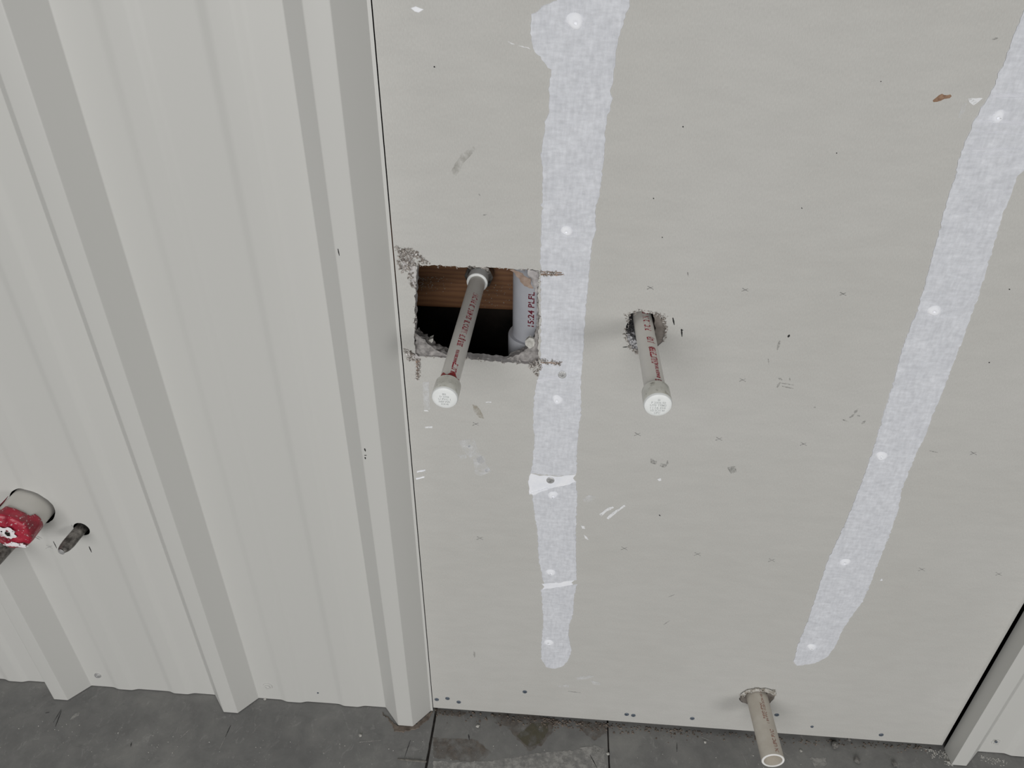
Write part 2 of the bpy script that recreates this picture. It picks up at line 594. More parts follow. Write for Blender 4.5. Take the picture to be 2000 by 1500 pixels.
# back of the cavity, with top and sides added to keep light out
def box(name, x0, x1, y0, y1, z0, z1, mat, parent=None, bev=0.0):
    o = mesh_obj(name, [(x0, y0, z0), (x1, y0, z0), (x1, y1, z0), (x0, y1, z0), (x0, y0, z1), (x1, y0, z1), (x1, y1, z1), (x0, y1, z1)],
                 [(0, 1, 2, 3), (4, 5, 6, 7), (0, 1, 5, 4), (1, 2, 6, 5), (2, 3, 7, 6), (3, 0, 4, 7)], mat, parent)
    if bev:
        md = o.modifiers.new('bevel', 'BEVEL'); md.width = bev; md.segments = 2
    return o
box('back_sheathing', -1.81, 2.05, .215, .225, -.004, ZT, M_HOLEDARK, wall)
box('light_block_top', -1.81, 2.05, .015, .215, ZT - .04, ZT, M_HOLEDARK, wall)
box('light_block_side', -1.81, -1.80, .001, .215, -.004, ZT, M_HOLEDARK, wall)
box('light_block_side', 2.041, 2.05, .001, .215, -.004, ZT, M_HOLEDARK, wall)
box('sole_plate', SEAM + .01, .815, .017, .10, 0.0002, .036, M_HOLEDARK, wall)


# ------------------------------------------------------------------ strips of tape and compound on the board
BY = 0.0   # board face
def onboard(name, pts, th, mat, step=.004, jit=.0006, seed=1, base=BY, parent=board):
    if mat is M_TAPE: step, jit = .0028, .00050
    return plate(name, wall_px(pts, base), 'y', base, th, mat, parent, step, jit, seed)


left1 = [(1096, -60), (1087, 0), (1062, 12), (1041, 29), (1036, 42), (1038, 77), (1046, 99), (1060, 115), (1070, 131), (1076, 134), (1073, 179),
         (1072, 218), (1065, 237), (1060, 272), (1056, 307), (1060, 336), (1059, 384), (1057, 448), (1056, 480), (1055.5, 515),
         (1055.5, 560), (1056.5, 627), (1055.5, 680), (1055, 716), (1053, 735), (1048, 748), (1043, 775), (1041, 798), (1042, 830), (1044, 860), (1040, 910), (1036, 924)]
right1 = [(1236, -60), (1230, 3), (1223, 26), (1212, 58), (1204, 96), (1201, 134), (1193, 176), (1196, 192), (1193, 205), (1183, 240), (1180, 304),
          (1175, 346), (1172, 378), (1162, 416), (1164, 448), (1156, 480), (1150, 540), (1145, 600), (1141, 650), (1139, 690), (1137, 721),
          (1135, 735), (1135, 780), (1136, 790), (1134, 810), (1130, 835), (1127, 880), (1126, 926)]
onboard('joint_tape', left1 + [(1060, 927), (1090, 930)] + right1[::-1], .0006, M_TAPE, seed=2)
onboard('joint_tape', [(1040, 960), (1070, 953), (1100, 948), (1125, 940), (1127, 961), (1125, 1044), (1126, 1133), (1115, 1134), (1090, 1138), (1063, 1140),
                       (1055, 1110), (1052, 1092), (1050, 1047), (1045, 1010), (1041, 977)], .0006, M_TAPE, seed=3)
onboard('joint_tape', [(1057, 1151), (1090, 1146), (1127, 1141), (1122, 1161), (1118, 1207), (1112, 1219), (1110, 1240), (1116, 1271), (1110, 1289),
                       (1098, 1302), (1083, 1306), (1067, 1303), (1057, 1286), (1057, 1256), (1061, 1213)], .0006, M_TAPE, .005, .0004, seed=4)
onboard('joint_tape', [(2060, -140), (2010, -10), (2000, 19), (1980, 67), (1963, 115), (1944, 157), (1935, 184), (1916, 211), (1899, 243), (1887, 272), (1875, 301),
                       (1867, 341), (1851, 387), (1837, 440), (1820, 505), (1805, 560), (1790, 611), (1775, 644), (1760, 686), (1748, 737), (1733, 785), (1722, 818), (1709, 866),
                       (1695, 908), (1679, 950), (1661, 998), (1638, 1050), (1614, 1100), (1592, 1169), (1577, 1214), (1557, 1262), (1550, 1292), (1556, 1300), (1592, 1295),
                       (1616, 1283), (1631, 1262), (1646, 1229), (1664, 1202), (1683, 1178), (1700, 1139), (1715, 1100), (1735, 1050), (1754, 998), (1760, 959),
                       (1778, 914), (1790, 884), (1808, 851), (1820, 815), (1835, 782), (1856, 725), (1880, 665), (1898, 614), (1916, 560), (1938, 490), (1959, 415),
                       (1975, 379), (1985, 347), (2000, 331), (2040, 230), (2090, 90), (2150, -90)], .0006, M_TAPE, seed=5)
# bare compound between the tape pieces
onboard('compound_patch', [(1036, 925), (1032, 936), (1034, 955), (1034, 966), (1045, 962), (1072, 956), (1100, 950), (1126, 941), (1119, 934), (1125, 926), (1090, 931), (1062, 929)], .0004, M_FILL, .004, .0005, 6)
onboard('compound_patch', [(1058, 1140), (1063, 1146), (1058, 1152), (1090, 1148), (1120, 1141), (1116, 1138), (1123, 1132), (1090, 1137)], .0004, M_FILL, .004, .0004, 7)
onboard('compound_patch', [(1046, 742), (1070, 736), (1100, 731), (1134, 724), (1130, 730), (1100, 738), (1075, 742), (1050, 748)], .0010, M_STREAK, .004, .0004, 8)
onboard('compound_patch', [(1034, 963), (1070, 951), (1072, 955), (1040, 967)], .0011, M_FILL, .004, .0004, 9)
for k, (a, b_, w) in enumerate([((1905, 236), (2010, 240), 4), ((1896, 292), (2010, 290), 3), ((1936, 187), (2010, 186), 5), ((1900, 255), (2005, 262), 2), ((1893, 300), (1990, 301), 2)]):
    onboard('compound_patch', [(a[0], a[1] - w * .4), (b_[0], b_[1] - w), (b_[0], b_[1] + w), (a[0], a[1] + w * .6)], .0009, M_STREAK, .004, .0003, 20 + k)

# filled fastener spots: a low lens with a small dimple
def spot(px, py, rpx, seed, base=-.0006):
    c = on_y(px, py, base)
    r = (on_y(px + rpx, py, base) - c).length
    rng = random.Random(seed)
    n = 20
    vs, fs = [], []
    rings = [(1.0, 0.0), (.85, .0012), (.45, .0017), (.22, .0016), (.12, .0006)]
    ph = rng.random() * 6
    dx, dz = rng.uniform(-.15, .15) * r, rng.uniform(-.3, 0) * r
    for q, (k, h) in enumerate(rings):
        for i in range(n):
            t = 2 * math.pi * i / n
            w = 1 + .10 * math.sin(2 * t + ph) + .05 * math.sin(3 * t + ph * 2)
            f = (1 - k)
            vs.append(Vector((c.x + dx * f + r * k * w * math.cos(t), base - h, c.z + dz * f + r * k * w * math.sin(t))))
    for q in range(len(rings) - 1):
        for i in range(n):
            fs.append((q * n + i, q * n + (i + 1) % n, (q + 1) * n + (i + 1) % n, (q + 1) * n + i))
    fs.append(tuple(range((len(rings) - 1) * n, len(rings) * n)))
    mesh_obj('filled_screw_spot', vs, fs, M_FILL, board, smooth=True)
for k, s in enumerate([(1123, 41, 16), (1107, 451, 11), (1089, 781, 10.5), (1080, 967, 9.5), (1076, 1118, 9), (1072, 1255, 8.5),
                       (1949, 229, 13), (1825, 607, 12.5), (1722, 891, 11.5), (1650, 1098, 10), (1586, 1264, 9.5)]):
    spot(*s, 40 + k)
for k, (x, y, s) in enumerate([(1952, 230, 1.5), (1720, 892, 2), (1079, 970, 1.6), (1075, 1119, 1.6), (1071, 1254, 2), (1585, 1265, 1.6), (1649, 1097, 1.5)]):
    onboard('dark_speck', [(x - s, y), (x, y - s), (x + s, y + s * .3), (x, y + s)], .0026, M_SCUFF, 0, 0, 60 + k)


def screw(px, py, r, mat, base, name='screw', parent=board):
    """round bugle head with a cross recess"""
    c = on_y(px, py, base)
    n = 16
    vs, fs = [], []
    for (k, h) in [(1.0, .0), (1.0, .0006), (.85, .0010), (.40, .0010), (.28, .0002)]:
        for i in range(n):
            t = 2 * math.pi * i / n
            kk = k
            if k < .5: kk = k * (1.35 if (i % 4 == 0) else .75)
            vs.append(Vector((c.x + r * kk * math.cos(t), base - h, c.z + r * kk * math.sin(t))))
    for q in range(4):
        for i in range(n):
            fs.append((q * n + i, q * n + (i + 1) % n, (q + 1) * n + (i + 1) % n, (q + 1) * n + i))
    fs.append(tuple(range(4 * n, 5 * n)))
    o = mesh_obj(name, vs, fs, mat, parent)
    return o
for (x, y) in [(853, 1366), (874, 1364), (896, 1371), (1025, 1351), (1224, 1395), (1237, 1397), (1352, 1403), (1517, 1396), (1586, 1419), (1721, 1435)]:
    screw(x, y, .0038 if x not in (1586,) else .0026, M_SCREW, 0.0)
screw(1075, 938, .0052, M_SCREW_BR, -.0006)
screw(1098, 732, .0050, M_SCREW_BR, -.0008)

# pencil crosses, ticks, scuffs and smears
def stroke(a, b_, w, mat, name, base=0.0, parent=board, th=.00025, seed=0):
    A, B = on_y(*a, base), on_y(*b_, base)
    d = Vector((B.x - A.x, B.z - A.z))
    if d.length < 1e-6: return
    nrm = Vector((-d.y, d.x)).normalized() * w
    pts = [Vector((A.x, A.z)) + nrm * .5, Vector((A.x, A.z)) - nrm * .5,
           Vector(((A.x + B.x) / 2, (A.z + B.z) / 2)) - nrm, Vector((B.x, B.z)) - nrm * .3, Vector((B.x, B.z)) + nrm * .3,
           Vector(((A.x + B.x) / 2, (A.z + B.z) / 2)) + nrm]
    plate(name, [tuple(p) for p in pts], 'y', base, th, mat, parent, 0, 0, seed)

def cross(x, y, s=7, base=0.0, parent=board, k=0):
    rng = random.Random(int(x * 7 + y))
    # one mesh for the two strokes
    vs, fs = [], []
    for (a, b_) in (((x - s, y + s * .45), (x + s * .9, y - s * .35)), ((x - s * .8, y - s * .5), (x + s, y + s * .5))):
        A, B = on_y(*a, base), on_y(*b_, base)
        d = Vector((B.x - A.x, 0, B.z - A.z)); nn = Vector((-d.z, 0, d.x)).normalized() * .00045
        i = len(vs)
        off = Vector((0, -.0003, 0))
        vs += [A + nn + off, A - nn + off, B - nn * .6 + off, B + nn * .6 + off]
        fs += [(i, i + 1, i + 2, i + 3)]
    mesh_obj('pencil_cross', vs, fs, M_PENCIL, parent)
for (x, y) in [(1270, 562), (1455, 566), (1646, 574), (929, 828), (937, 1051), (1245, 848), (1404, 857), (1569, 867), (1901, 885), (1219, 1071), (1362, 1082),
               (1507, 1094), (1800, 1112), (1950, 1121), (1450, 742)]:
    cross(x, y, 6.5)
cross(96, 1068, 7, base=-.0034, parent=lpanel)
for a, b_, w, mt, nm in [
        ((1314, 620), (1317, 635), .0011, M_INK, 'ink_tick'), ((1331, 642), (1332, 658), .0011, M_INK, 'ink_tick'), ((1329, 644), (1335, 645), .0008, M_INK, 'ink_tick'),
        ((1086, 514), (1098, 516), .0010, M_INK, 'ink_tick'), ((1343, 531), (1344, 540), .0008, M_PENCIL, 'pencil_mark'),
        ((1746, 841), (1759, 846), .0022, M_INK, 'ink_tick'), ((1539, 659), (1542, 653), .0016, M_INK, 'ink_tick'),
        ((1296, 1220), (1308, 1212), .0011, M_SCUFF, 'scuff_mark'), ((1305, 1166), (1318, 1161), .0009, M_SCUFF, 'scuff_mark'),
        ((926, 1272), (927, 1284), .0018, M_SCUFF, 'scuff_mark'), ((847, 129), (850, 132), .0010, M_INK, 'ink_tick'),
        ((1287, 1005), (1290, 1008), .0010, M_INK, 'ink_tick'), ((1216, 678), (1228, 677), .0008, M_INK, 'ink_tick'),
        ((1520, 738), (1528, 742), .0016, M_SCUFF, 'scuff_mark'), ((1517, 757), (1524, 746), .0016, M_SCUFF, 'scuff_mark'), ((1524, 748), (1551, 752), .0010, M_SCUFF, 'scuff_mark'),
        ((1527, 754), (1550, 759), .0010, M_SCUFF, 'scuff_mark'), ((1542, 737), (1543, 744), .0008, M_SCUFF, 'scuff_mark'), ((1523, 665), (1518, 684), .0018, M_SCUFF, 'scuff_mark'),
        ((1659, 816), (1670, 808), .0018, M_SCUFF, 'scuff_mark'), ((1668, 807), (1675, 800), .0020, M_SCUFF, 'scuff_mark'), ((1674, 811), (1680, 813), .0014, M_SCUFF, 'scuff_mark'),
        ((1683, 828), (1691, 821), .0020, M_SCUFF, 'scuff_mark'), ((1815, 880), (1832, 884), .0009, M_SCUFF, 'scuff_mark'), ((1645, 819), (1655, 823), .0012, M_SCUFF, 'scuff_mark'),
        ((1109, 1350), (1135, 1353), .0014, M_SCUFF, 'scuff_mark'), ((1500, 700), (1502, 712), .0008, M_SCUFF, 'scuff_mark'), ((935, 378), (938, 383), .0010, M_SCUFF, 'scuff_mark'),
        ((943, 420), (952, 419), .0008, M_SCUFF, 'scuff_mark'), ((1589, 795), (1594, 796), .0014, M_SCUFF, 'scuff_mark'), ((1937, 77), (1950, 74), .0012, M_SCUFF, 'scuff_mark'),
        ((1333, 246), (1335, 249), .0009, M_INK, 'ink_tick'), ((1276, 386), (1277, 389), .0008, M_INK, 'ink_tick'), ((1293, 462), (1294, 465), .0007, M_INK, 'ink_tick'),
        ((1931, 707), (1933, 709), .0010, M_INK, 'ink_tick'), ((1633, 298), (1635, 300), .0007, M_INK, 'ink_tick'), ((1970, 564), (1973, 566), .0008, M_INK, 'ink_tick'),
        ((1565, 405), (1567, 408), .0006, M_INK, 'ink_tick'), ((1720, 158), (1721, 160), .0007, M_INK, 'ink_tick')]:
    stroke(a, b_, w, mt, nm)
for a, b_, w, mt in [((174, 1067), (179, 1079), .0012, M_INK), ((104, 1057), (111, 1071), .0007, M_INK), ((21, 914), (27, 927), .0007, M_PENCIL),
                     ((69, 1049), (79, 1054), .0007, M_INK), ((53, 1049), (57, 1056), .0007, M_INK), ((139, 1024), (143, 1030), .0006, M_PENCIL)]:
    stroke(a, b_, w, mt, 'ink_tick', base=-.0034 if 60 < a[0] < 120 else 0.0, parent=lpanel)
# marks on the raised rib beside the board
for a, b_, w, base in [((722, 518), (724, 521), .0015, -.013), ((712, 875), (714, 882), .0012, -HR), ((711, 889), (717, 889), .0008, -HR), ((713, 892), (714, 897), .0012, -HR),
                       ((660, 485), (663, 500), .0007, -HR)]:
    stroke(a, b_, w, M_INK, 'ink_tick', base=base, parent=lpanel, th=.0004)
for pts, mt, nm in [
        ([(1822, 196), (1834, 186), (1840, 183), (1844, 186), (1850, 186), (1857, 184), (1859, 188), (1855, 191), (1844, 193), (1838, 197), (1824, 199)], M_BROWN, 'brown_stain'),
        ([(922, 790), (931, 792), (938, 800), (943, 810), (946, 818), (936, 816), (929, 808), (924, 800)], M_TAN, 'tan_stain'),
        ([(1170, 1004), (1188, 990), (1198, 988), (1200, 991), (1186, 999), (1174, 1008)], M_SMEAR, 'plaster_smear'),
        ([(1184, 1012), (1196, 1000), (1220, 985), (1222, 988), (1206, 1000), (1188, 1014)], M_SMEAR, 'plaster_smear'),
        ([(802, 15), (812, 12), (822, 17), (828, 19), (818, 24), (810, 22)], M_FILL, 'plaster_smear'),
        ([(814, 920), (831, 917), (831, 919), (815, 923)], M_FILL, 'plaster_smear'),
        ([(812, 934), (829, 930), (829, 933), (813, 937)], M_FILL, 'plaster_smear'),
        ([(827, 800), (836, 800), (838, 803), (829, 803)], M_SMEAR, 'plaster_smear'),
        ([(829, 833), (845, 832), (845, 836), (830, 836)], M_SMEAR, 'plaster_smear'),
        ([(913, 870), (918, 868), (920, 872), (915, 874)], M_SMEAR, 'plaster_smear'),
        ([(893, 888), (912, 886), (912, 894), (900, 897)], M_DUST, 'plaster_smear'),
        ([(928, 893), (945, 889), (950, 900), (940, 906), (932, 903)], M_DUST, 'plaster_smear'),
        ([(925, 855), (935, 880), (950, 905), (960, 920), (940, 930), (928, 925), (925, 900), (905, 880), (895, 860)], M_DUST, 'plaster_smear'),
        ([(946, 918), (955, 913), (958, 917), (950, 922)], M_SMEAR, 'plaster_smear'),
        ([(948, 784), (960, 784), (960, 786), (948, 786)], M_SMEAR, 'plaster_smear'),
        ([(1134, 1026), (1142, 1027), (1143, 1033), (1137, 1032)], M_SMEAR, 'plaster_smear'),
        ([(1140, 1044), (1147, 1048), (1150, 1055), (1142, 1051)], M_SMEAR, 'plaster_smear'),
        ([(1137, 975), (1150, 966), (1164, 968), (1160, 976), (1146, 984)], M_DUST, 'plaster_smear'),
        ([(1283, 935), (1291, 933), (1292, 938), (1286, 940)], M_SMEAR, 'plaster_smear'),
        ([(1124, 1323), (1150, 1318), (1164, 1320), (1150, 1325), (1128, 1328)], M_DUST, 'plaster_smear'),
        ([(1090, 1338), (1112, 1336), (1112, 1342), (1092, 1342)], M_DUST, 'plaster_smear'),
        ([(1152, 1328), (1172, 1332), (1174, 1338), (1158, 1336)], M_DUST, 'plaster_smear'),
        ([(1870, 230), (1880, 200), (1888, 200), (1884, 218), (1878, 231)], M_DUST, 'plaster_smear'),
        ([(1890, 191), (1920, 191), (1908, 200), (1900, 207), (1892, 200)], M_SMEAR, 'plaster_smear'),
        ([(990, 80), (1000, 84), (1008, 87), (1000, 87)], M_SMEAR, 'plaster_smear'),
        ([(1010, 88), (1034, 92), (1038, 97), (1030, 94)], M_SMEAR, 'plaster_smear'),
        ([(1270, 895), (1284, 900), (1280, 908), (1270, 905)], M_SCUFF, 'scuff_mark'),
        ([(1290, 905), (1300, 906), (1304, 898), (1307, 905), (1298, 914), (1288, 911)], M_SCUFF, 'scuff_mark'),
        ([(1420, 912), (1436, 910), (1440, 922), (1426, 926)], M_SCUFF, 'scuff_mark'),
        ([(880, 335), (900, 300), (925, 285), (930, 292), (905, 320), (890, 348)], decal_mat('faint_scuff', (.40, .39, .35), 100, .4, .7, .45), 'scuff_mark'),
        ([(825, 745), (838, 745), (840, 800), (828, 800)], M_DUST, 'plaster_smear'),
        ([(1718, 1134), (1722, 1130), (1724, 1134)], M_FILL, 'plaster_smear')]:
    onboard(nm, pts, .0004, mt, .003, .0003, int(pts[0][0]))

# saw overcuts: shallow dark slots beside the square opening
for pts in [[(1056, 529), (1080, 530), (1098, 531.5), (1098, 533), (1056, 532)],
            [(1056, 533), (1090, 534.5), (1104, 536), (1088, 539), (1056, 537.5)],
            [(1054, 706), (1075, 706), (1098, 708), (1090, 711), (1056, 709)],
            [(812, 700), (820, 700), (819, 716), (818, 738), (814, 740), (813, 716)]]:
    onboard('saw_overcut', pts, .0007, M_KRAFT, .002, .0003, int(pts[0][1]), base=0.0)


# torn paper and gypsum fibres, far too many to count
def fibres(name, region, count, size, mat, seed, y0=-.0002, spread=.0022, parent=board):
    rng = random.Random(seed)
    poly = [Vector(p) for p in wall_px(region)]
    tris = tessellate_polygon([[Vector((p.x, p.y, 0)) for p in poly]])
    ar = []
    for t in tris:
        a, b_, c = (poly[i] for i in t)
        ar.append(abs((b_ - a).cross(c - a)) / 2)
    vs, fs = [], []
    for _ in range(count):
        t = rng.choices(tris, ar)[0]
        a, b_, c = (poly[i] for i in t)
        u, v = rng.random(), rng.random()
        if u + v > 1: u, v = 1 - u, 1 - v
        p = a + (b_ - a) * u + (c - a) * v
        o = Vector((p.x, y0 - rng.random() * spread, p.y))
        ax = Vector((rng.gauss(0, 1), rng.gauss(0, .5), rng.gauss(0, 1))).normalized()
        bx = ax.cross(Vector((rng.gauss(0, 1), rng.gauss(0, 1), rng.gauss(0, 1)))).normalized()
        cx = ax.cross(bx)
        L = size * rng.uniform(.5, 1.6)
        w = size * rng.uniform(.12, .38)
        i = len(vs)
        bend = cx * L * rng.uniform(-.5, .5)
        vs += [o - ax * L / 2 - bx * w, o - ax * L / 2 + cx * w, o - ax * L / 2 + bx * w * .5,
               o + bend - bx * w, o + bend + cx * w, o + bend + bx * w,
               o + ax * L / 2]
        fs += [(i, i + 1, i + 4, i + 3), (i + 1, i + 2, i + 5, i + 4), (i + 2, i, i + 3, i + 5), (i, i + 2, i + 1),
               (i + 3, i + 4, i + 6), (i + 4, i + 5, i + 6), (i + 5, i + 3, i + 6)]
    o = mesh_obj(name, vs, fs, mat, parent)
    o['kind'] = 'stuff'
    return o
fibres('torn_fibres', [(770, 480), (800, 484), (815, 492), (828, 505), (840, 514), (815, 517), (802, 520), (812, 560), (804, 560), (797, 525), (786, 533), (776, 518), (780, 500)], 190, .0038, M_FIBRE, 1)
onboard('torn_patch', [(783, 508), (800, 503), (812, 517), (812, 560), (806, 560), (800, 528), (786, 522)], .0006, M_GYPSUM, .002, .0006, 77)
fibres('torn_fibres', [(790, 678), (800, 682), (812, 690), (812, 697), (822, 700), (818, 738), (814, 740), (812, 706), (800, 703), (792, 694)], 110, .0032, M_FIBRE, 2)
onboard('torn_patch', [(798, 686), (811, 690), (822, 699), (812, 703), (802, 697)], .0006, M_GYPSUM, .002, .0005, 78)
fibres('torn_fibres', [(1053, 525), (1070, 528), (1104, 533), (1104, 538), (1070, 538), (1054, 536)], 45, .0024, M_FIBRE, 3)
fibres('torn_fibres', [(1046, 700), (1058, 700), (1098, 706), (1096, 712), (1058, 712), (1056, 728), (1050, 735), (1040, 722), (1030, 714)], 95, .0030, M_FIBRE, 4)
fibres('torn_fibres', [(1218, 612), (1228, 610), (1240, 604), (1256, 600), (1262, 608), (1240, 613), (1229, 628), (1228, 640), (1222, 640), (1222, 622)], 40, .0021, M_FIBRE, 5)
fibres('torn_fibres', [(1262, 606), (1290, 612), (1306, 618), (1300, 624), (1303, 640), (1303, 652), (1296, 668), (1299, 645), (1294, 622), (1280, 614)], 85, .0025, M_FIBRE, 6)
fibres('torn_fibres', [(1219, 640), (1223, 640), (1228, 668), (1243, 684), (1256, 684), (1244, 690), (1226, 678), (1219, 655)], 65, .0025, M_FIBRE, 7)
fibres('torn_fibres', [(1444, 1356), (1460, 1346), (1480, 1342), (1512, 1346), (1518, 1358), (1510, 1350), (1480, 1346), (1460, 1352), (1448, 1362)], 60, .0034, M_TORNPAPER, 8)
fibres('torn_fibres', [(1051, 530), (1056, 530), (1058, 700), (1050, 700)], 60, .0026, M_FIBRE, 9, y0=.002)
fibres('torn_fibres', [(808, 560), (813, 560), (812, 690), (806, 690)], 30, .0022, M_FIBRE, 10, y0=.001)
fibres('torn_fibres', [(815, 516), (900, 518), (1050, 525), (1050, 529), (900, 524), (815, 522)], 30, .0028, M_FIBRE, 12, y0=.001)
fibres('torn_fibres', [(820, 694), (900, 697), (1048, 708), (1048, 714), (900, 704), (820, 700)], 45, .0024, M_FIBRE, 13, y0=.001)


# broken gypsum lumps in the lower corners of the opening
def lump(name, pts_px, y0, y1, mat, seed, amp=.0018, parent=board):
    """solid between planes y0 (front) and y1 (back) with rough relief"""
    rng = random.Random(seed)
    front = densify(wall_px(pts_px, y0), .003, .0005, rng)
    n = len(front)
    tris = tessellate_polygon([[Vector((p.x, p.y, 0)) for p in front]])
    layers = 5
    vs, fs = [], []
    c = sum(front, Vector((0, 0))) / n
    for l in range(layers):
        t = l / (layers - 1)
        for p in front:
            q = p + (c - p) * (.12 * t)
            w = noise.noise(Vector((q.x * 300, t * 6, q.y * 300 + seed))) * amp
            vs.append(Vector((q.x + w, y0 + (y1 - y0) * t + w * .4, q.y + w)))
    for l in range(layers - 1):
        for i in range(n):
            fs.append((l * n + i, l * n + (i + 1) % n, (l + 1) * n + (i + 1) % n, (l + 1) * n + i))
    fs += [tuple(t) for t in tris] + [tuple(i + (layers - 1) * n for i in t) for t in tris]
    return mesh_obj(name, vs, fs, mat, parent)
lump('broken_core', [(810, 648), (818, 658), (828, 664), (836, 672), (845, 676), (850, 684), (866, 689), (880, 700), (830, 698), (811, 697)], .004, .020, M_GYPDARK, 31)
lump('broken_core', [(838, 664), (845, 662), (846, 668), (840, 674), (830, 670)], .012, .022, M_CHIP, 32)
lump('broken_core', [(1052, 640), (1046, 650), (1044, 664), (1030, 682), (1012, 692), (990, 700), (1010, 710), (1052, 715)], .006, .018, M_GYPDARK, 33)
lump('broken_core', [(1026, 664), (1034, 660), (1044, 663), (1044, 676), (1034, 682), (1026, 676)], .004, .010, M_CHIP, 34)
lump('broken_core', [(1052, 560), (1049, 590), (1048, 630), (1046, 660), (1053, 664), (1054, 600)], .003, .012, M_GYPDARK, 35)
# torn paper flap in the upper right corner
lump('torn_paper_flap', [(996, 525), (1014, 532), (1028, 541), (1036, 547), (1036, 556), (1042, 564), (1034, 563), (1020, 556), (1014, 545), (1006, 534)], -.001, .0005, M_KRAFT, 36, .0012)
lump('torn_paper_flap', [(1030, 527), (1052, 529), (1052, 575), (1046, 570), (1041, 552), (1034, 546)], .006, .0125, M_GYPSUM, 37)

# screws in the steel sheets
def dent(px, py, r, parent, seed, washer=True):
    c = on_y(px, py, 0.0)
    n = 20
    vs, fs = [], []
    for (k, h) in [(1.0, .0001), (.92, .0014), (.62, .0014), (.55, .0032), (.34, .0034), (.25, .0016)]:
        for i in range(n):
            t = 2 * math.pi * i / n
            vs.append(Vector((c.x + r * k * math.cos(t), -h, c.z + r * k * math.sin(t))))
    for q in range(5):
        for i in range(n):
            fs.append((q * n + i, q * n + (i + 1) % n, (q + 1) * n + (i + 1) % n, (q + 1) * n + i))
    fs.append(tuple(range(5 * n, 6 * n)))
    mesh_obj('panel_screw', vs, fs, M_SCREW_BR if seed == 1 else M_STEEL, parent)
dent(191, 1319, .0062, lpanel, 1)
dent(523, 1340, .0085, lpanel, 2)
dent(1945, 1449, .0070, rpanel, 3)
screw(1945.5, 1449, .0022, M_SCREW, -.0034, parent=rpanel, name='screw_recess')
screw(621, 1353, .0016, M_SCREW, 0.0, parent=lpanel, name='rivet_mark')


# ------------------------------------------------------------------ lettering helper
_font_cache = {}
def text_mesh(body):
    if body in _font_cache: return _font_cache[body]
    cu = bpy.data.curves.new('lettering_curve', 'FONT')
    cu.body = body
    cu.resolution_u = 2
    cu.fill_mode = 'FRONT'
    cu.offset = .022
    o = bpy.data.objects.new('lettering_tmp', cu)
    COL.objects.link(o)
    dg = bpy.context.evaluated_depsgraph_get()
    me = bpy.data.meshes.new_from_object(o.evaluated_get(dg))
    vs = [v.co.copy() for v in me.vertices]
    fs = [tuple(p.vertices) for p in me.polygons]
    bpy.data.objects.remove(o)
    bpy.data.curves.remove(cu)
    bpy.data.meshes.remove(me)
    _font_cache[body] = (vs, fs)
    return vs, fs


def text_on_pipe(body, a, d, r, s0, s1, h, ang, mat, parent, name='printed_lettering', bold=0.0):
    """lettering runs from s0 to s1 along d (measured from a), letter tops to -X side; ang = degrees right of straight up."""
    vs, fs = text_mesh(body)
    x0, x1 = min(v.x for v in vs), max(v.x for v in vs)
    y0, y1 = 0.0, .72
    d = d.normalized()
    rx = Vector((1, 0, 0)); rx = (rx - d * rx.dot(d)).normalized()
    up = rx.cross(d)
    if up.z < 0: up = -up
    out = []
    for v in vs:
        s = s0 + (s1 - s0) * (v.x - x0) / (x1 - x0)
        off = (v.y - (y0 + y1) / 2) / (y1 - y0) * h       # + = letter top
        t = math.radians(ang) - off / r
        out.append(a + d * s + (up * math.cos(t) + rx * math.sin(t)) * (r + .00018))
    return mesh_obj(name, out, fs, mat, parent)


def text_flat(body, o_, ux, uz, nrm, w, h, mat, parent, name='embossed_lettering'):
    vs, fs = text_mesh(body)
    x0, x1 = min(v.x for v in vs), max(v.x for v in vs)
    out = [o_ + ux * ((v.x - x0) / (x1 - x0) - .5) * w + uz * ((v.y - .35) / .72) * h + nrm * .0002 for v in vs]
    return out, fs


